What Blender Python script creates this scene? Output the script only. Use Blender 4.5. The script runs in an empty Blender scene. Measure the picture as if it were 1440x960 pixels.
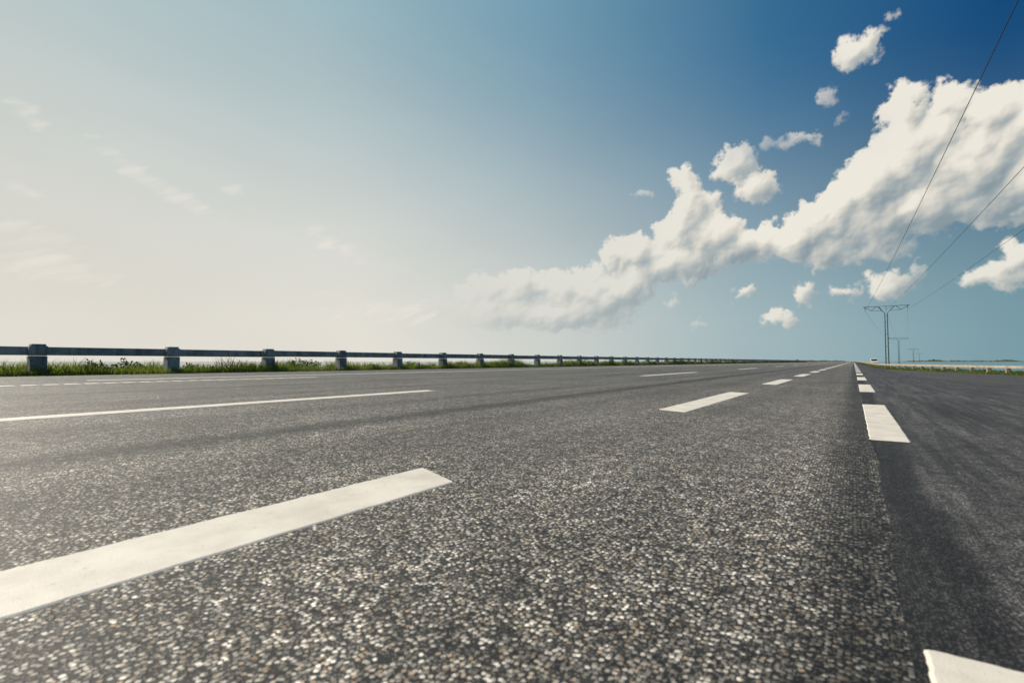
import bpy, bmesh, math, random
import numpy as np
from mathutils import Vector, Matrix
random.seed(4); rng=np.random.default_rng(4)
H=0.43
scene=bpy.context.scene
COL=scene.collection
R=math.radians
# ------------------------------------------------------------ camera
TH=34.44
cam=bpy.data.cameras.new("camera"); camo=bpy.data.objects.new("camera",cam); COL.objects.link(camo)
cam.sensor_width=36; cam.lens=17.5; cam.clip_start=0.05; cam.clip_end=60000
camo.location=(0,0,H); camo.rotation_euler=(R(90+2.29),0,R(TH))
cam.dof.use_dof=True; cam.dof.focus_distance=5.0; cam.dof.aperture_fstop=4.0
scene.camera=camo
CR=camo.rotation_euler.to_matrix()
def azel(u,v):
    d=(CR@Vector(((u-720)/700,(480-v)/700,-1))).normalized()
    return math.degrees(math.atan2(d.x,d.y)), math.degrees(math.asin(d.z))
# ------------------------------------------------------------ node helpers
class NT:
    def __init__(s,t): s.t=t; s.n=t.nodes; s.l=t.links
    def new(s,typ,**k):
        n=s.n.new(typ)
        for a,b in k.items(): setattr(n,a,b)
        return n
    def set(s,sock,v):
        if isinstance(v,bpy.types.NodeSocket): s.l.new(v,sock)
        elif v is not None: sock.default_value=v
    def math(s,op,a,b=None,c=None,clamp=False):
        n=s.new('ShaderNodeMath',operation=op,use_clamp=clamp)
        s.set(n.inputs[0],a)
        if b is not None: s.set(n.inputs[1],b)
        if c is not None: s.set(n.inputs[2],c)
        return n.outputs[0]
    def vmath(s,op,a,b=None,out=0):
        n=s.new('ShaderNodeVectorMath',operation=op); s.set(n.inputs[0],a)
        if b is not None: s.set(n.inputs[1],b)
        return n.outputs[out]
    def scale(s,a,f):
        n=s.new('ShaderNodeVectorMath',operation='SCALE'); s.set(n.inputs[0],a); s.set(n.inputs['Scale'],f); return n.outputs[0]
    def mix(s,f,a,b,blend='MIX'):
        n=s.new('ShaderNodeMix',data_type='RGBA',blend_type=blend)
        s.set(n.inputs[0],f); s.set(n.inputs[6],a); s.set(n.inputs[7],b); return n.outputs[2]
    def mapr(s,v,a,b,c=0.0,d=1.0,t='SMOOTHSTEP'):
        n=s.new('ShaderNodeMapRange',interpolation_type=t); s.set(n.inputs[0],v)
        for i,x in enumerate((a,b,c,d)): s.set(n.inputs[i+1],x)
        return n.outputs[0]
    def noise(s,vec,scale,detail=4,rough=.5,dim='3D',out='Fac'):
        n=s.new('ShaderNodeTexNoise',noise_dimensions=dim); s.set(n.inputs['Vector'],vec)
        n.inputs['Scale'].default_value=scale; n.inputs['Detail'].default_value=detail; n.inputs['Roughness'].default_value=rough
        return n.outputs[out]
    def comb(s,x,y,z=0.0):
        n=s.new('ShaderNodeCombineXYZ'); s.set(n.inputs[0],x); s.set(n.inputs[1],y); s.set(n.inputs[2],z); return n.outputs[0]
    def sep(s,v):
        n=s.new('ShaderNodeSeparateXYZ'); s.set(n.inputs[0],v); return n.outputs
def rgb(*c): return (c[0],c[1],c[2],1)
def srgb(r,g,b):
    f=lambda c:(c/255/12.92 if c/255<=.04045 else ((c/255+.055)/1.055)**2.4)
    return (f(r),f(g),f(b),1)
def newmat(name):
    m=bpy.data.materials.new(name); m.use_nodes=True; m.node_tree.nodes.clear()
    t=NT(m.node_tree); o=t.new('ShaderNodeOutputMaterial'); b=t.new('ShaderNodeBsdfPrincipled')
    t.l.new(b.outputs[0],o.inputs[0]); 
    pos=t.new('ShaderNodeTexCoord').outputs['Object']
    return m,t,b,pos,o
def bump(t,b,h,dist,strength=1.0):
    n=t.new('ShaderNodeBump'); n.inputs['Distance'].default_value=dist; n.inputs['Strength'].default_value=strength
    t.l.new(h,n.inputs['Height']); t.l.new(n.outputs[0],b.inputs['Normal'])
# ------------------------------------------------------------ world
SAZ,SEL=-98.0,38.0
sund=Vector((math.sin(R(SAZ))*math.cos(R(SEL)),math.cos(R(SAZ))*math.cos(R(SEL)),math.sin(R(SEL))))
w=bpy.data.worlds.new("World"); scene.world=w; w.use_nodes=True; w.node_tree.nodes.clear()
t=NT(w.node_tree)
out=t.new('ShaderNodeOutputWorld'); bg=t.new('ShaderNodeBackground'); t.l.new(bg.outputs[0],out.inputs[0])
STR=0.1; bg.inputs[1].default_value=STR
sky=t.new('ShaderNodeTexSky',sky_type='NISHITA'); sky.sun_disc=False
sky.sun_elevation=R(SEL); sky.sun_rotation=R(SAZ); sky.air_density=1.0; sky.dust_density=1.0; sky.ozone_density=2.0; sky.altitude=0
D=t.new('ShaderNodeTexCoord').outputs['Generated']
dx,dy,dz=t.sep(D)
az=t.math('MULTIPLY',t.math('ARCTAN2',dx,dy),57.2958)
el=t.math('MULTIPLY',t.math('ARCSINE',dz),57.2958)
P=t.comb(az,el,0.0)
hz_az=t.mapr(az,-88.0,16.0,0.0,1.0,'LINEAR')
def ramp(cols):
    r=t.new('ShaderNodeValToRGB'); t.set(r.inputs[0],hz_az); e=r.color_ramp.elements
    e[0].position=cols[0][0]; e[0].color=cols[0][1]; e[1].position=cols[-1][0]; e[1].color=cols[-1][1]
    for p,c in cols[1:-1]:
        k=e.new(p); k.color=c
    return r.outputs[0]
r1=ramp([(0,srgb(225,220,209)),(.35,srgb(226,222,212)),(.55,srgb(206,210,204)),(.75,srgb(164,184,188)),(1,srgb(110,150,162))])
r2=ramp([(0,srgb(150,182,189)),(.3,srgb(150,183,192)),(.55,srgb(114,155,176)),(.78,srgb(54,108,147)),(.95,srgb(4,72,122))])
hi=t.mix(0.06,t.scale(r2,1/STR),sky.outputs[0])
hw=t.mapr(az,-80.0,10.0,50.0,28.0,'LINEAR')
elf=t.math('DIVIDE',el,hw)
hf=t.math('POWER',t.math('SUBTRACT',1.0,t.math('MINIMUM',t.math('MAXIMUM',elf,0.0),1.0)),1.05)
hf=t.mapr(hf,0.0,1.0,0.0,1.0,'SMOOTHSTEP')
skyc=t.mix(hf,hi,t.scale(r1,1/STR))
un=t.noise(t.vmath('MULTIPLY',P,(.03,.09,0)),1.0,3,.5,'2D')
skyc=t.scale(skyc,t.mapr(un,.3,.7,.975,1.025,'LINEAR'))
t.l.new(skyc,bg.inputs[0])
# sun
sl=bpy.data.lights.new("sun",'SUN'); sl.energy=4.8; sl.angle=R(.6); sl.color=(1,.91,.78)
so=bpy.data.objects.new("sun",sl); COL.objects.link(so)
so.rotation_euler=(-sund).to_track_quat('-Z','Y').to_euler()
# ------------------------------------------------------------ clouds: far curved emissive sheet, sunlight, shade and haze painted into its colours
ST=.055
AZ=np.arange(-82,24,ST); EL=np.arange(0.2,34,ST)
A,E=np.meshgrid(AZ,EL); ny,nx=A.shape
def vnoise(x,y,seed):
    r=np.random.default_rng(seed); T=r.random((256,256)).astype(np.float32)
    xi=np.floor(x).astype(int); yi=np.floor(y).astype(int); fx=x-xi; fy=y-yi
    fx=fx*fx*fx*(fx*(fx*6-15)+10); fy=fy*fy*fy*(fy*(fy*6-15)+10)
    a=T[yi%256,xi%256]; b=T[yi%256,(xi+1)%256]; c=T[(yi+1)%256,xi%256]; d=T[(yi+1)%256,(xi+1)%256]
    return (a*(1-fx)+b*fx)*(1-fy)+(c*(1-fx)+d*fx)*fy
def fbm(x,y,seed,o=6,g=.5):
    s=0;a=1;n=0
    for i in range(o):
        c,sn=math.cos(i*1.1),math.sin(i*1.1)
        s=s+a*vnoise((x*c-y*sn)*2**i+17*i+500,(x*sn+y*c)*2**i+500,seed+i); n+=a; a*=g
    return s/n-.5
def gauss(Z,s):
    s=s/ST; k=int(3*s)+1; x=np.arange(-k,k+1); w_=np.exp(-x*x/(2*s*s)); w_/=w_.sum()
    Zp=np.pad(Z,k,mode='edge'); fy=np.fft.rfft(w_,Zp.shape[0]) 
    G=np.fft.irfft(np.fft.rfft(Zp,axis=0)*fy[:,None],Zp.shape[0],axis=0)
    fx=np.fft.rfft(w_,Zp.shape[1]); G=np.fft.irfft(np.fft.rfft(G,axis=1)*fx[None,:],Zp.shape[1],axis=1)
    return G[2*k:2*k+Z.shape[0],2*k:2*k+Z.shape[1]]
def sst(x,a,b): 
    x=np.clip((x-a)/(b-a),0,1); return x*x*(3-2*x)
WX=fbm(A*.35,E*.35,11,6,.55)*2.2; WY=fbm(A*.35,E*.35,31,6,.55)*2.2
w2x=fbm(A*.95,E*.95,131,5,.62); w2y=fbm(A*.95,E*.95,151,5,.62)
Aw=A+WX*.55+w2x*1.4; Ew=E+WY*.55+w2y*1.4
blobs=[(1262,160,36,34,1),(1340,148,42,36,1),(1395,165,50,42,1),(1450,180,60,70,1),(1290,215,75,55,1),(1365,240,85,62,1),(1450,255,60,50,1),(1520,230,70,80,1),(1600,260,80,60,1),
(1225,262,58,48,1),(1180,300,60,42,1),(1130,335,50,38,1),(1235,318,70,34,1),(1310,292,64,40,1),(1400,290,66,34,1),(1165,356,58,22,1),(1240,345,50,18,1),
(1038,236,32,28,1),(1062,268,36,22,1),(965,256,16,20,1),(975,295,34,36,1),(948,330,38,34,1),(895,362,48,27,1),(960,368,58,32,1),(1050,345,52,30,1),(1005,330,44,32,1),(862,358,22,22,1),(925,388,60,16,1),
(680,410,40,20,1),(735,402,36,24,1),(790,402,42,24,1),(835,405,50,26,1),(880,402,44,22,1),(700,440,70,22,1),(800,445,100,22,1),(620,432,40,12,.6),(850,425,60,24,1),
(1200,76,34,26,1),(1246,30,9,7,.5),(1165,137,10,16,.5),(1118,198,34,12,.6),(1075,205,14,10,.45),
(1255,398,38,21,1),(1182,411,27,10,1),(1130,414,19,13,1),(1093,447,22,9,1),(1040,411,15,8,1),(1395,386,46,18,1),(1440,368,38,28,1),(1500,350,50,26,1),(1300,356,13,6,.8),(1296,377,14,9,.6),(944,421,12,5,.6),(990,457,15,4,.6),(908,272,11,5,.45),(1180,160,5,5,.4)]
F=np.full(A.shape,-9.0); bl=[]; WT=np.ones(A.shape)
for (u,v,ru,rv,s) in blobs:
    a0,e0=azel(u,v); a1,_=azel(u+ru,v); a2,_=azel(u-ru,v); _,e1=azel(u,v-rv); _,e2=azel(u,v+rv)
    ra=abs(a1-a2)/2; re=abs(e1-e2)/2; bl.append((a0,e0,ra,re,s))
    q=((Aw-a0)/ra)**2+((Ew-e0)/re)**2
    if s<1: WT*=1-(1-s)*np.exp(-q/6)
    f=(1-np.sqrt(q))*min(ra,re)
    k=.35; h=np.clip(.5+.5*(f-F)/k,0,1); F=F*(1-h)+f*h+k*h*(1-h)
Z=np.where(F>0,np.sqrt(np.maximum(F,0))*1.6,0.0); Cv=np.full(A.shape,-1.0)
def Fat(a,e):
    i=int((e-EL[0])/ST); j=int((a-AZ[0])/ST)
    return F[i,j] if 0<=i<ny and 0<=j<nx else -9
pr=random.Random(9)
def puff(a,e,r,z0):
    mrg=r+1.1
    j0=max(0,int((a-mrg-AZ[0])/ST)); j1=min(nx,int((a+mrg-AZ[0])/ST)+2); i0=max(0,int((e-mrg-EL[0])/ST)); i1=min(ny,int((e+mrg-EL[0])/ST)+2)
    if j1<=j0 or i1<=i0: return
    d2=((Aw[i0:i1,j0:j1]-a)**2+((Ew[i0:i1,j0:j1]-e)*1.12)**2)/r/r
    hgt=z0+np.sqrt(np.maximum(1-d2,0))*r
    m=d2<1; zz=Z[i0:i1,j0:j1]; zz[m]=np.maximum(zz[m],hgt[m])
    cc=Cv[i0:i1,j0:j1]; np.maximum(cc,(1-np.sqrt(d2))*r,out=cc)
for (a0,e0,ra,re,s) in bl:
    area=ra*re; 
    for (rr,dens) in ((1.25,5),(.75,16),(.42,42),(.24,90)):
        n=int(area*dens*s)+3
        for k in range(n):
            th=pr.uniform(0,2*math.pi); q=math.sqrt(pr.random())*1.02
            a=a0+ra*q*math.cos(th); e=e0+re*q*math.sin(th)
            f=Fat(a,e)
            if f<-.04: continue
            r=rr*pr.uniform(.7,1.3)
            r=min(r,.18+f*.95 if math.sin(th)>-.3 else .12+f*.6)
            if r<.08: continue
            puff(a,e,r,math.sqrt(max(f,0))*1.6-.35*r)
dist=np.maximum(F,Cv*.8)
fine=fbm(A*1.1,E*1.1,51,6,.62); fine2=fbm(A*3.2,E*3.2,71,4,.6); mid=fbm(A*.5,E*.6,171,5,.55)
body=dist+fine*.85+fine2*.25+mid*.5
upper=sst(gauss(F,.5)-np.roll(gauss(F,.5),-12,axis=0),-.3,.6)
alpha=sst(body,-.12,.46-.14*upper)*WT
L=np.array([-.66,.66,.34]); L/=np.linalg.norm(L)
Zs=Z+fine*.8+fine2*.1+mid*.9
def lam(Zq,k):
    gy,gx=np.gradient(Zq,ST); n=np.sqrt((k*gx)**2+(k*gy)**2+1); return (-k*gx*L[0]-k*gy*L[1]+L[2])/n
l1=lam(gauss(Zs,.09),.7); l2=lam(gauss(Zs,.3),1.1); l3=lam(gauss(Zs,.95),1.9)
T0=np.maximum(gauss(F,.35),0)
def sh(Zq,da,de): return np.roll(np.roll(Zq,int(round(da/ST)),axis=1),-int(round(de/ST)),axis=0)
od=sum(sh(T0,a_*.6,a_) for a_ in (.8,1.8,3.0,4.5,6.0))
shade=1-np.exp(-od*.17)
occ=np.clip((gauss(Z,.9)-gauss(Z,.14)),-1,1)
lit=.67+.18*l1+.24*l2+.38*l3-.28*np.clip(occ,-.3,1)+fine*.14-.42*shade  # sunlit sides and shaded undersides, baked into the cloud colour
thin=1-sst(dist,.0,.9); lit=lit+(.76-lit)*thin*.4
lit=np.clip(lit,0,1)
pal=np.array([srgb(136,151,158)[:3],srgb(166,173,175)[:3],srgb(198,197,190)[:3],srgb(228,221,208)[:3],srgb(248,240,226)[:3]]); pp=[0.12,.36,.58,.78,1.0]
C=np.stack([np.interp(lit,pp,pal[:,i]) for i in range(3)],-1)
hz=np.clip(np.interp(A,[-45,-28,-8,20],[.58,.42,.16,.12])+np.interp(E,[0,4,12],[.30,.15,0]),0,.9)
hc=np.stack([np.interp(A,[-80,-40,-10,15],[srgb(*c)[i] for c in ((226,221,210),(208,209,203),(172,188,192),(132,163,174))]) for i in range(3)],-1)
C=C*(1-hz[...,None])+hc*hz[...,None]  # distance haze blended into the cloud colour
alpha*=np.interp(A,[-44,-34,-12],[.4,.85,1])*np.interp(E,[.5,3],[.3,1])
ci=np.full(A.shape,-2.0)
for (u,v,ru,rv,rot) in [(262,284,52,8,24),(465,342,42,10,28),(45,328,80,15,12),(40,160,36,12,35),(30,266,26,7,10),(60,365,75,18,5),(330,266,16,6,0),(470,414,26,5,0),(190,240,60,10,30),(90,385,90,10,0),(560,440,90,9,-3)]:
    a0,e0=azel(u,v); k=57.3/700/(1+((u-720)/700)**2); c,s=math.cos(R(rot)),math.sin(R(rot))
    qa=A-a0; qe=E-e0; qx=(qa*c-qe*s)/(ru*k*1.3); qy=(qa*s+qe*c)/(rv*k*1.9); ci=np.maximum(ci,1-qx*qx-qy*qy)
cc,ss=math.cos(R(-24)),math.sin(R(-24))
cn=fbm((A*cc-E*ss)*.35+WX*.3,(A*ss+E*cc)*1.6,91,6,.6)
ca=sst(np.maximum(ci,-1)+cn*3.2,0.1,2.0)*.38
cicol=np.array(srgb(246,236,224)[:3])
na=alpha+ca*(1-alpha); ok=na>1e-4
C=np.where(ok[...,None],(C*alpha[...,None]+cicol*(ca*(1-alpha))[...,None])/np.maximum(na,1e-4)[...,None],C)
alpha=na
RAD=14000.0
ar,er=np.radians(A),np.radians(E)
V=np.stack([np.sin(ar)*np.cos(er),np.cos(ar)*np.cos(er),np.sin(er)],-1)*RAD
idx=np.arange(ny*nx).reshape(ny,nx)
am=np.maximum.reduce([alpha[:-1,:-1],alpha[1:,:-1],alpha[:-1,1:],alpha[1:,1:]])
q=np.stack([idx[:-1,:-1],idx[:-1,1:],idx[1:,1:],idx[1:,:-1]],-1)[am>.004]
used=np.unique(q); remap=np.zeros(ny*nx,np.int64); remap[used]=np.arange(len(used)); q=remap[q]
me=bpy.data.meshes.new("cloud_bank"); me.vertices.add(len(used)); me.vertices.foreach_set('co',V.reshape(-1,3)[used].astype(np.float32).ravel())
nf=len(q); me.loops.add(nf*4); me.loops.foreach_set('vertex_index',q.astype(np.int32).ravel()); me.polygons.add(nf)
me.polygons.foreach_set('loop_start',(np.arange(nf)*4).astype(np.int32)); me.update(calc_edges=True)
at=me.color_attributes.new("cloud",'FLOAT_COLOR','POINT')
RGBA=np.concatenate([C,alpha[...,None]],-1).reshape(-1,4)[used]
at.data.foreach_set('color',RGBA.astype(np.float32).ravel())
co=bpy.data.objects.new("cloud_bank",me); COL.objects.link(co)
m=bpy.data.materials.new("cloud_painted_glow"); m.use_nodes=True; m.node_tree.nodes.clear(); tt=NT(m.node_tree)  # emits the painted cloud colours; the sun lamp does not shade it
o=tt.new('ShaderNodeOutputMaterial'); em=tt.new('ShaderNodeEmission'); tr=tt.new('ShaderNodeBsdfTransparent'); mx=tt.new('ShaderNodeMixShader'); ac=tt.new('ShaderNodeAttribute',attribute_name="cloud")
tt.l.new(ac.outputs['Color'],em.inputs[0]); tt.l.new(ac.outputs['Alpha'],mx.inputs[0]); tt.l.new(tr.outputs[0],mx.inputs[1]); tt.l.new(em.outputs[0],mx.inputs[2]); tt.l.new(mx.outputs[0],o.inputs[0])
m.cycles.emission_sampling='NONE'
me.materials.append(m)
# ------------------------------------------------------------ materials
def asphalt(name,coarse=True):
    m,t,b,pos,o=newmat(name)
    x,y,z=t.sep(pos)
    sc=108 if coarse else 170
    wob=t.vmath('ADD',pos,t.scale(t.noise(pos,60,2,.5,'3D','Color'),.006))
    v1=t.new('ShaderNodeTexVoronoi',voronoi_dimensions='2D'); t.set(v1.inputs['Vector'],wob); v1.inputs['Scale'].default_value=sc
    v2=t.new('ShaderNodeTexVoronoi',voronoi_dimensions='2D'); t.set(v2.inputs['Vector'],wob); v2.inputs['Scale'].default_value=sc*1.9
    r1=t.sep(v1.outputs['Color']); r2=t.sep(v2.outputs['Color'])
    m1=t.math('MULTIPLY',t.mapr(v1.outputs['Distance'],.55,.32),t.mapr(r1[0],.32,.5))
    m2=t.math('MULTIPLY',t.mapr(v2.outputs['Distance'],.5,.3),t.mapr(r2[0],.5,.7))
    if coarse:
        stone=t.mix(t.math('POWER',r1[1],1.5),rgb(.15,.133,.115),rgb(.86,.78,.67)); stone=t.mix(t.mapr(r1[2],.75,.95),stone,rgb(.40,.30,.20))
        tar=rgb(.028,.0262,.0245)
        c=t.mix(t.math('MULTIPLY',m2,.75),tar,rgb(.27,.24,.205)); c=t.mix(m1,c,stone)
        clump=t.noise(pos,26,3,.7); grit=t.noise(pos,7,6,.75)
        kc=t.math('MULTIPLY',t.mapr(clump,.33,.67,.55,1.5),t.mapr(grit,.35,.65,.78,1.22))
        c=t.mix(1.0,c,t.comb(kc,kc,kc),'MULTIPLY')
    else:
        tar=rgb(.036,.0335,.033)
        stone=t.mix(r1[1],rgb(.06,.056,.055),rgb(.30,.275,.25))
        c=t.mix(t.math('MULTIPLY',m2,.6),tar,rgb(.09,.084,.081)); c=t.mix(t.math('MULTIPLY',m1,.8),c,stone)
        grit=t.noise(pos,16,5,.75); kc=t.mapr(grit,.35,.65,.7,1.3); c=t.mix(1.0,c,t.comb(kc,kc,kc),'MULTIPLY')
    p1=t.noise(pos,.7,5,.6); p2=t.noise(pos,9,4,.6)
    st=t.noise(t.vmath('MULTIPLY',pos,(3.0,.12,1)),1.0,5,.6)
    k=t.math('MULTIPLY',t.mapr(p1,.3,.7,.82,1.18),t.math('MULTIPLY',t.mapr(p2,.3,.7,.85,1.13),t.mapr(st,.3,.7,.82,1.16)))
    edge=t.math('MULTIPLY',t.math('SUBTRACT',t.noise(t.vmath('MULTIPLY',pos,(1,.6,1)),2.2,4,.6),.5),.22)
    xe=t.math('ADD',x,edge)
    if coarse:
        def band(c0,w0,amt):
            d=t.math('ABSOLUTE',t.math('SUBTRACT',xe,c0*H)); return t.mapr(d,0.0,w0*H,1-amt,1.0)
        for c0,w0,amt in ((-6.8,.75,.66),(-4.9,1.0,.2),(-9.2,.9,.2),(-14.5,1.2,.2),(-20,1.5,.2),(.05,.45,.68)):
            k=t.math('MULTIPLY',k,band(c0,w0,amt))
        b.inputs['Roughness'].default_value=.62
    else:
        kk=t.mapr(t.math('ABSOLUTE',t.math('SUBTRACT',xe,.28*H)),.13*H,.22*H,.42,1.0)
        sk=t.noise(t.vmath('MULTIPLY',pos,(7,.5,1)),1.3,6,.7)
        tr1=t.mapr(t.noise(t.vmath('MULTIPLY',pos,(14,.25,1)),1.0,3,.6),.5,.62,1.0,.68)
        k=t.math('MULTIPLY',k,t.math('MULTIPLY',t.math('MULTIPLY',kk,tr1),t.mapr(sk,.35,.68,.72,1.5)))
        b.inputs['Roughness'].default_value=.66
    c=t.mix(1.0,c,t.comb(k,k,k),'MULTIPLY')
    t.l.new(c,b.inputs['Base Color'])
    b.inputs['Specular IOR Level'].default_value=.32
    hgt=t.math('ADD',m1,t.math('MULTIPLY',m2,.4))
    bump(t,b,hgt,.0038 if coarse else .0014,.8)
    return m
M_road=asphalt("coarse_asphalt",True); M_lay=asphalt("fine_asphalt",False)
def paint():
    m,t,b,pos,o=newmat("road_paint")
    n1=t.noise(pos,260,3,.6); n2=t.noise(pos,5,6,.65); n3=t.noise(pos,45,5,.6)
    c=t.mix(t.mapr(n2,.35,.7),rgb(.78,.71,.61),rgb(.62,.555,.47))
    wear=t.mapr(t.math('ADD',t.math('MULTIPLY',n3,.6),t.math('MULTIPLY',n1,.5)),.64,.73,0.0,.6)
    c=t.mix(wear,c,rgb(.2,.185,.16)); t.l.new(c,b.inputs['Base Color']); b.inputs['Roughness'].default_value=.6
    bump(t,b,n1,.0015,.5); return m
M_paint=paint()
def concrete():
    m,t,b,pos,o=newmat("weathered_concrete")
    n=t.noise(pos,2.2,7,.65); s=t.noise(t.vmath('MULTIPLY',pos,(1,1,.15)),5,4,.6); f=t.noise(pos,60,3,.6)
    c=t.mix(t.mapr(n,.35,.65),rgb(.21,.215,.205),rgb(.46,.45,.41)); c=t.mix(t.mapr(s,.52,.7,0,.7),c,rgb(.07,.075,.07))
    c=t.mix(t.mapr(f,.3,.7,0,.25),c,rgb(.4,.4,.38)); t.l.new(c,b.inputs['Base Color']); b.inputs['Roughness'].default_value=.9
    bump(t,b,f,.01,.5); return m
M_con=concrete()
def con2():
    m,t,b,pos,o=newmat("pale_concrete")
    n=t.noise(pos,1.5,6,.6); c=t.mix(t.mapr(n,.35,.65),rgb(.30,.25,.18),rgb(.44,.38,.28)); t.l.new(c,b.inputs['Base Color']); b.inputs['Roughness'].default_value=.9; return m
M_con2=con2()
def groundm():
    m,t,b,pos,o=newmat("verge_soil")
    n=t.noise(pos,1.2,6,.65); f=t.noise(pos,30,4,.6)
    c=t.mix(t.mapr(n,.4,.6),rgb(.05,.065,.022),rgb(.12,.10,.06)); c=t.mix(t.mapr(f,.4,.7,0,.5),c,rgb(.03,.035,.015)); t.l.new(c,b.inputs['Base Color']); b.inputs['Roughness'].default_value=1
    bump(t,b,f,.05,.8); return m
M_ground=groundm()
def grassm():
    m,t,b,pos,o=newmat("grass_blades")
    n=t.noise(pos,.6,5,.7); f=t.noise(pos,14,2,.6)
    c=t.mix(t.mapr(n,.38,.6),rgb(.035,.09,.014),rgb(.17,.175,.035)); c=t.mix(t.mapr(f,.45,.75,0,.55),c,rgb(.25,.20,.06))
    t.l.new(c,b.inputs['Base Color']); b.inputs['Roughness'].default_value=.6
    tr=t.new('ShaderNodeBsdfTranslucent'); t.l.new(t.mix(.45,c,rgb(.24,.34,.03)),tr.inputs[0])
    mx=t.new('ShaderNodeMixShader'); mx.inputs[0].default_value=.55; t.l.new(b.outputs[0],mx.inputs[1]); t.l.new(tr.outputs[0],mx.inputs[2]); t.l.new(mx.outputs[0],o.inputs[0])
    return m
M_grass=grassm()
def waterm():
    m,t,b,pos,o=newmat("sea_water")
    b.inputs['Base Color'].default_value=rgb(.03,.085,.09); b.inputs['Roughness'].default_value=.12; b.inputs['IOR'].default_value=1.33
    n=t.noise(t.vmath('MULTIPLY',pos,(1,.5,1)),.9,4,.6); bump(t,b,n,.12,.6); return m
M_water=waterm()
def flat(name,c,r=.6,metal=0):
    m,t,b,pos,o=newmat(name); n=t.noise(pos,3,4,.6)
    cc=t.mix(t.mapr(n,.3,.7,0,.25),rgb(*c),rgb(*[k*.6 for k in c])); t.l.new(cc,b.inputs['Base Color']); b.inputs['Roughness'].default_value=r; b.inputs['Metallic'].default_value=metal; return m
M_steel=flat("galvanised_steel",(.06,.075,.085),.5,.3); M_wire=flat("power_cable",(.02,.02,.022),.6); M_glass=flat("dark_glass",(.02,.025,.03),.1)
M_white=flat("white_bodywork",(.7,.69,.66),.35); M_rub=flat("tyre_rubber",(.02,.02,.02),.8); M_ins=flat("insulator",(.12,.08,.06),.3)
M_far=flat("distant_foliage",(.05,.08,.06),.9)
# ------------------------------------------------------------ mesh helpers
def obj(name,verts,faces,mat,parent=None,smooth=False):
    me=bpy.data.meshes.new(name); me.from_pydata([tuple(v) for v in verts],[],faces); me.update()
    o=bpy.data.objects.new(name,me); COL.objects.link(o)
    if mat: me.materials.append(mat)
    if parent: o.parent=parent
    if smooth:
        for p in me.polygons: p.use_smooth=True
    return o
def sheet(name,rows,mat,smooth=False):
    V=[];Fc=[];n=len(rows[0])
    for r in rows: V+=r
    for j in range(len(rows)-1):
        for i in range(n-1):
            Fc.append((j*n+i,j*n+i+1,(j+1)*n+i+1,(j+1)*n+i))
    return obj(name,V,Fc,mat,smooth=smooth)
class MB:
    def __init__(s): s.v=[]; s.f=[]
    def box(s,c,d,bev=0.0,taper=1.0):
        x,y,z=c; a,b2,h=d[0]/2,d[1]/2,d[2]/2; i=len(s.v)
        if bev<=0: lev=[(-h,1,0),(h,taper,0)]
        else: lev=[(-h,1,-bev),(-h+bev,1,0),(h-bev,taper,0),(h,taper,-bev)]
        for zz,tp,o in lev:
            for sx,sy in ((-1,-1),(1,-1),(1,1),(-1,1)): s.v.append((x+sx*(a*tp+o),y+sy*(b2*tp+o),z+zz))
        n=len(lev)
        s.f.append((i+3,i+2,i+1,i)); 
        for k in range(n-1):
            for q in range(4): s.f.append((i+k*4+q,i+k*4+(q+1)%4,i+(k+1)*4+(q+1)%4,i+(k+1)*4+q))
        j=i+(n-1)*4; s.f.append((j,j+1,j+2,j+3))
    def tube(s,p,q,r,n=5,r2=None):
        p=Vector(p);q=Vector(q); d=(q-p).normalized(); a=d.orthogonal().normalized(); b2=d.cross(a); i=len(s.v); r2=r if r2 is None else r2
        for pt,rr in ((p,r),(q,r2)):
            for k in range(n):
                an=2*math.pi*k/n; s.v.append(tuple(pt+a*math.cos(an)*rr+b2*math.sin(an)*rr))
        for k in range(n): s.f.append((i+k,i+(k+1)%n,i+n+(k+1)%n,i+n+k))
        s.f.append(tuple(i+k for k in range(n))[::-1]); s.f.append(tuple(i+n+k for k in range(n)))
    def make(s,name,mat,parent=None): return obj(name,s.v,s.f,mat,parent)
def empty(name,loc=(0,0,0)):
    e=bpy.data.objects.new(name,None); COL.objects.link(e); e.location=loc; return e
from mathutils import noise as mn
# ------------------------------------------------------------ terrain
def S(x): x=min(1,max(0,x)); return x*x*(3-2*x)
RP=[(-60,71),(60,45),(140,28.4),(185,18.4),(233,9.5),(300,6.3),(420,5),(9000,5)]
def rx(Y):
    y=Y/H
    for (a,xa),(b2,xb) in zip(RP,RP[1:]):
        if y<=b2: 
            k=(y-a)/(b2-a); return (xa+(xb-xa)*k)*H
    return 5*H
def zr(X,Y): return -1.75*H*S((X/H-.7)/8.3)*S(Y/H/120)
XL=-46*H; XE=.16*H
ys=[-25,-15,-8,-4,-2,0,2,4,7,10,14,18,23,28,34,40,48,56,65,75,86,98,112,128,145,165,190,220,260,310,380,480,650,900,1300,2000,3500]
rows=[]
for Y in ys:
    xr=rx(Y)
    row=[(-40,Y,-2.2),(-26.5,Y,-1.7),(-23.2,Y,-.12),(-21,Y,-.03),(XL,Y,-.02),(-10,Y,-.02),(-.1,Y,-.02)]
    for k in range(1,9):
        x=.3+(xr-.3)*k/8; row.append((x,Y,zr(x,Y)-.02))
    row+= [(xr+1.0,Y,zr(xr,Y)-.05),(xr+4,Y,-1.7),(xr+20,Y,-2.2)]
    rows.append(row)
sheet("ground",rows,M_ground,True)
def xj(Y):   # ragged paving joint between the coarse carriageway and the finer lay-by asphalt
    if Y<-2 or Y>14: return XE
    a=.022*mn.noise(Vector((Y*1.3,0,0)))+.014*mn.noise(Vector((Y*7,4,0)))+.010*mn.noise(Vector((Y*40,9,0)))
    return XE+a
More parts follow.
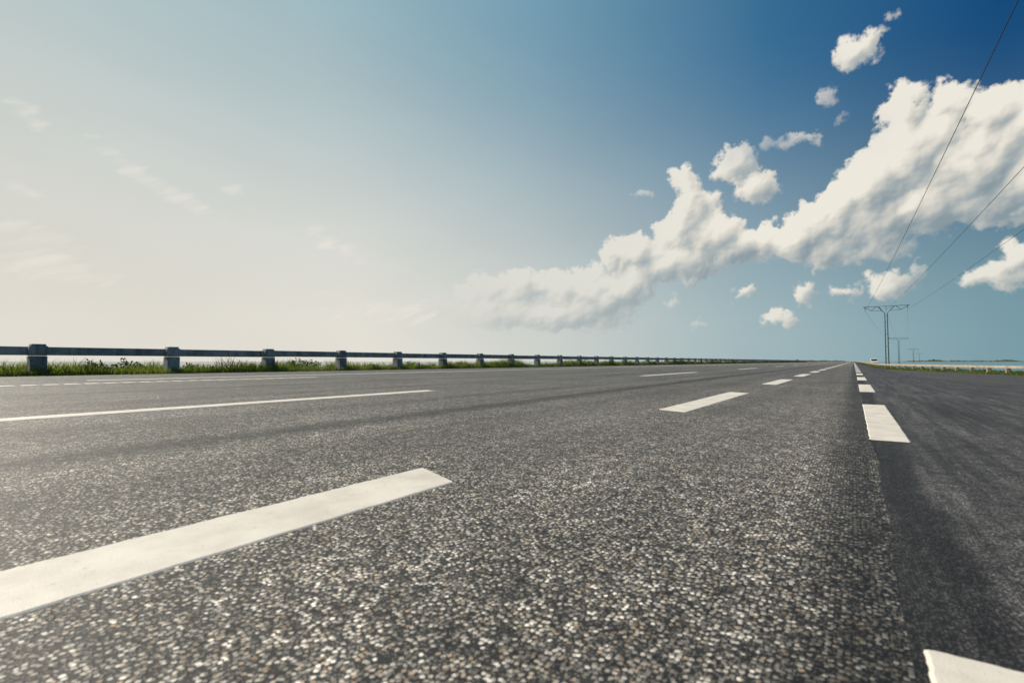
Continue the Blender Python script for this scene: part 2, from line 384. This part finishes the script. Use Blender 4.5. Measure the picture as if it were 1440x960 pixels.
ysj=sorted(set([y for y in ys if y<0 or y>14]+[round(-.5+.01*i,3) for i in range(0,400)]+[3.5+.02*i for i in range(150)]+[6.5+.1*i for i in range(76)]))
sheet("highway_road",[[(XL,Y,0),(-12,Y,0),(-6,Y,0),(-3,Y,0),(-.3,Y,0),(xj(Y),Y,0)] for Y in ysj],M_road)
rows=[]
for Y in ysj:
    xe=max(rx(Y)-1.3,.9)
    rows.append([(xj(Y),Y,0)]+[(.3+(xe-.3)*(k/14)**1.3,Y,zr(.3+(xe-.3)*(k/14)**1.3,Y)) for k in range(0,15)])
sheet("layby_pavement",rows,M_lay,True)
obj("sea_water",[(-30000,-3000,-1.0),(30000,-3000,-1.0),(30000,40000,-1.0),(-30000,40000,-1.0)],[(0,1,2,3)],M_water)
# ------------------------------------------------------------ markings (thermoplastic with a real edge)
MV=[];MF=[]
def jn(a,b2,c): return .004*mn.noise(Vector((a*9,b2,c)))+.0028*mn.noise(Vector((a*45,b2,c+5)))+.0012*mn.noise(Vector((a*150,b2,c+9)))
def mark(x0,x1,y0,y1,skew=0.0,z=.003):
    L=y1-y0
    near=min(abs(y0),abs(y1))<12 and abs(x0)<8
    n=max(2,int(L/(.01 if near else .5))) if L<40 else int(L/8)
    nw=24 if near else 2
    base=len(MV); e=.006; f=1 if near else 0; W=nw+3
    for i in range(n+1):
        k=i/n; yb=y0+L*k
        xa=x0+f*jn(yb,x0,1); xb=x1+f*jn(yb,x1,2)
        MV.append((xa-e,yb+skew,.0003))
        for q in range(nw+1):
            s=q/nw; x=xa+(xb-xa)*s; jy=f*jn(x,y0,3+k) if i in (0,n) else 0
            MV.append((x,yb+skew*(1-s)+jy,z))
        MV.append((xb+e,yb,.0003))
    for i in range(n):
        for q in range(W-1):
            a=base+i*W+q; MF.append((a,a+1,a+W+1,a+W))
    for i,dy in ((0,-e),(n,e)):
        a=base+i*W+1; b=len(MV)
        for q in range(nw+1): x,y,_=MV[a+q]; MV.append((x,y+dy,.0003))
        for q in range(nw): MF.append((a+q,a+1+q,b+q+1,b+q))
def done(name):
    global MV,MF
    obj(name,MV,MF,M_paint); MV=[];MF=[]
for k in range(60): 
    y0=(-4.0+14.05*k); mark(-3.36*H,-2.76*H,y0*H,(y0+7.16)*H,.25*H)
done("lane_marking")
for k in range(-1,30):
    y0=-1.5+35*k; mark(-12.3*H,-11.75*H,y0*H,(y0+14)*H,.15*H)
done("lane_marking")
mark(.19*H,.58*H,-2*H,2.27*H)
for k in range(1,60):
    y0=-4.3+12.2*k; mark(.16*H,.55*H,y0*H,(y0+6.3)*H,0)
done("edge_marking")
for k in range(-20,28):
    y0=.7*k; mark(-28.9*H,-28.2*H,y0*H,(y0+.44)*H,0)
done("rumble_marking")
mark(-33.4*H,-32.7*H,9*H,3000); done("edge_marking")
# ------------------------------------------------------------ left guardrail
GX=-48.3*H; SP=8.56*H; GY0=10.2*H
mb=MB(); Ygr=[GY0+SP*k for k in range(-5,330)]
for i,Y in enumerate(Ygr):
    jx=random.uniform(-.01,.01)
    mb.box((GX+jx,Y,.27),(.36,.40,.66),.02)
    mb.box((GX+jx,Y,.76),(.34,.46,.30),.03,.96)
    mb.box((GX+jx,Y,.935),(.28,.34,.06),.015)
    if i+1<len(Ygr): 
        Y2=Ygr[i+1]; sag=random.uniform(-.012,.012)
        mb.box((GX,(Y+Y2)/2,.755+sag),(.16,Y2-Y-.47,.26),.02)
g1=mb.make("concrete_guardrail",M_con)
# ------------------------------------------------------------ right guardrail (follows lay-by)
mb=MB(); pts=[]; Y=15*H
while Y<800:
    pts.append(Vector((rx(Y),Y,zr(rx(Y),Y)))); 
    d=Vector((rx(Y+1)-rx(Y),1)).length; Y+=3.4/d
for i,p in enumerate(pts):
    mb.box((p.x,p.y,p.z+.24),(.30,.34,.60),.02)
    if i+1<len(pts):
        q=pts[i+1]; a=len(mb.v); mb.box((0,0,0),(.2,(q-p).length-.02,.24),.02)
        an=math.atan2(-(q.x-p.x),(q.y-p.y)); c,s=math.cos(an),math.sin(an); mid_=(p+q)/2
        for k in range(a,len(mb.v)):
            x,y,z=mb.v[k]; mb.v[k]=(mid_.x+x*c-y*s,mid_.y+x*s+y*c,mid_.z+.665+z)
mb.make("concrete_guardrail",M_con2)
# ------------------------------------------------------------ grass
def grass(name,N,fx,hf,wd):
    V=[];Fc=[]
    for i in range(N):
        x,y,z=fx(); h=hf(x,y)*random.uniform(.45,1.2)
        if h<=.01: continue
        an=random.uniform(0,2*math.pi); ww=wd*random.uniform(.6,1.4)*(1+max(0,y)/60)
        ln=random.uniform(.1,.7)*h; la=random.uniform(0,6.28); cx,cy=math.cos(an)*ww,math.sin(an)*ww; lx,ly=math.cos(la)*ln,math.sin(la)*ln
        b=len(V); V+= [(x-cx,y-cy,z),(x+cx,y+cy,z),(x+cx*.7+lx*.35,y+cy*.7+ly*.35,z+h*.6),(x-cx*.7+lx*.35,y-cy*.7+ly*.35,z+h*.6),(x+lx,y+ly,z+h)]
        Fc+= [(b,b+1,b+2,b+3),(b+3,b+2,b+4)]
    return obj(name,V,Fc,M_grass)
def fl():
    y=-3+ (random.random()**2.0)*300; x=random.uniform(-23.0,XL-.02); return x,y,(-.03 if x>-21.3 else -.03-(-21.3-x)*.05)
def hl(x,y):
    n=mn.noise(Vector((x*.5,y*.33,0)))+.8*mn.noise(Vector((x*1.5,y*1.2,3)))
    e=min(1,(XL-x)/.8+.3); 
    return max(.17,(.36+.46*n))*e
grass("verge_grass",125000,fl,hl,.011)
def fr():
    y=18+random.random()**1.2*170; xr=rx(y); x=xr+random.uniform(-1.3,1.2); return x,y,zr(min(x,xr),y)-.02
grass("verge_grass",16000,fr,lambda x,y:.30*(.8 if x<rx(y)-.2 else 1.3),.022)
m,t_,b_,pos_,o_=newmat("weed_leaves"); nn=t_.noise(pos_,12,3,.6)
t_.l.new(t_.mix(t_.mapr(nn,.35,.65),rgb(.04,.11,.02),rgb(.11,.20,.035)),b_.inputs['Base Color']); b_.inputs['Roughness'].default_value=.55; M_weed=m
def weed(loc,r,h,n):
    V=[];Fc=[]; mb=MB()
    for s in range(9):
        a=random.uniform(0,6.28); rr=random.uniform(.2,1)*r; top=Vector((math.cos(a)*rr,math.sin(a)*rr,h*random.uniform(.6,1)))
        mb.tube((0,0,0),top,.008,4,.003)
        for k in range(n//9):
            f=random.uniform(.25,1.02); c=top*f+Vector((random.gauss(0,r*.12),random.gauss(0,r*.12),random.gauss(0,h*.05)))
            d=Vector((random.gauss(0,1),random.gauss(0,1),random.gauss(.3,.6))).normalized(); sd=d.orthogonal().normalized(); L=random.uniform(.06,.13); 
            b=len(V); V+=[c,c+d*L*.5+sd*L*.25,c+d*L,c+d*L*.5-sd*L*.25]; Fc.append((b,b+1,b+2,b+3))
    b=len(mb.v); mb.v+= [tuple(v) for v in V]; mb.f+=[tuple(i+b for i in f) for f in Fc]
    o=mb.make("weed_plant",M_weed); o.location=loc
for (y,x,r,h) in [(14.0,-50.3,.35,.5),(15.0,-51,.4,.45),(16.3,-50.6,.4,.55),(17.4,-51,.3,.42),(21.5,-51,.3,.4),(31.5,-50.5,.4,.55),(33,-51,.45,.62),(34.2,-50.6,.4,.5),(28.5,-51,.3,.4),(8,-50.5,.3,.4),(49,-51,.4,.5),(104,-50.5,.7,1.0),(75,-51,.4,.6),(60,-51,.4,.5),(128,-50,.6,.8)]:
    weed((x*H,y*H,-.06),r,h,260)
# ------------------------------------------------------------ pylons and cables
def pylon(X,Y,ht=20.0,zb=-1.5,rot=0):
    e=empty("power_pylon",(X,Y,zb)); e.rotation_euler=(0,0,rot)
    T=ht-zb; mb=MB()
    for sx in(-.42,.42): mb.tube((sx,0,0),(sx*.8,0,T-2.6),.17,8,.13)
    for k in range(4): mb.tube((-.4,0,T*.2*k+3),(.4,0,T*.2*k+3),.05)
    for sx in (-1,1):
        mb.tube((sx*.33,0,T-2.7),(sx*2.1,0,T-.1),.10)
        mb.tube((sx*2.6,0,T-.1),(sx*6.6,0,T-.1),.09)
        mb.tube((sx*1.1,0,T-1.6),(sx*2.6,0,T-.1),.07)
        mb.tube((sx*4.2,0,T-1.5),(sx*6.4,0,T-.1),.08)
        mb.tube((sx*4.2,0,T-1.5),(sx*2.7,0,T-.1),.08)
        mb.tube((sx*1.0,0,T-1.7),(sx*4.2,0,T-1.5),.06)
    mb.tube((-2.6,0,T-.1),(2.6,0,T-.1),.07)
    mb.make("mast",M_steel,e)
    mi=MB()
    for sx in(-6,0,6):
        for k in range(6): mi.tube((sx,0,T-.25-k*.2),(sx,0,T-.33-k*.2),.14,6)
        mi.tube((sx,0,T-.1),(sx,0,T-1.5),.03)
    mi.make("insulators",M_ins,e)
    return [Vector((X+sx*math.cos(rot),Y+sx*math.sin(rot),ht-1.5)) for sx in(-6,0,6)]
PY=[(14.2,-85),(9.8,219),(31,520),(76,980),(132,1560)]
att=[pylon(x,y) for x,y in PY]
mb=MB()
for A_,B_ in zip(att,att[1:]):
    for p,q in zip(A_,B_):
        L_=(q-p).length; sag=L_*.006; n=48; prev=None
        for i in range(n+1):
            k=i/n; c=p.lerp(q,k); c.z-=4*sag*k*(1-k)
            if prev is not None: mb.tube(prev,c,.024,4)
            prev=c.copy()
mb.make("power_line",M_wire)
# ------------------------------------------------------------ van on the lay-by side
e=empty("delivery_van",(5.6,205,zr(5.6,205)))
prof=[(-2.5,.35),(2.45,.35),(2.5,.95),(2.2,1.15),(1.65,1.3),(1.0,2.0),(.7,2.12),(-2.4,2.12),(-2.5,2.0)]
V=[];n=len(prof)
for sx in (-.95,.95):
    for y,z in prof:
        k=.06 if z>1.3 else 0
        V.append((sx*(1-k),-y,z))
Fc=[tuple(range(n)),tuple(range(2*n-1,n-1,-1))]+[(i,i+n,(i+1)%n+n,(i+1)%n) for i in range(n)]
obj("body",V,Fc,M_white,e)
mb=MB(); 
mb.v+=[(-.8,-1.62,1.36),(.8,-1.62,1.36),(.78,-1.1,1.93),(-.78,-1.1,1.93)]; mb.f.append((0,1,2,3))
for v_ in range(4): x,y,z=mb.v[v_]; mb.v[v_]=(x,y-.04,z+.02)
for sx in(-1,1):
    b=len(mb.v); mb.v+=[(sx*.925,-1.45,1.4),(sx*.925,-.5,1.4),(sx*.915,-.5,1.88),(sx*.915,-1.05,1.88)]; mb.f.append((b,b+1,b+2,b+3))
mb.make("windows",M_glass,e)
mb=MB()
for sx in(-.85,.85):
    for y in(-1.6,1.5): mb.tube((sx-.12,y,.34),(sx+.12,y,.34),.34,16)
mb.make("wheels",M_rub,e)
# ------------------------------------------------------------ distant shoreline
def strip(name,pts,hmin,hmax):
    V=[];Fc=[]
    n=400
    for i in range(n+1):
        a=R(pts[0]+(pts[1]-pts[0])*i/n); d=pts[2]; x,y=math.sin(a)*d,math.cos(a)*d
        hh=hmin+(hmax-hmin)*max(0,.5+mn.noise(Vector((i*.06,0,7)))+.5*mn.noise(Vector((i*.5,3,1))))
        hh*=S(i/25)*S((n-i)/25)
        V+=[(x,y,-2),(x*1.01,y*1.01,hh),(x*1.03,y*1.03,-2)]
    for i in range(n):
        for q in(0,1): a=i*3+q; Fc.append((a,a+1,a+4,a+3))
    obj(name,V,Fc,M_far)
strip("distant_treeline",(-14,-.4,2600),0,9)
strip("distant_treeline",(3,30,3200),0,10)
# ------------------------------------------------------------ colour management
scene.view_settings.view_transform='Standard'; scene.view_settings.look='None'; scene.view_settings.exposure=0
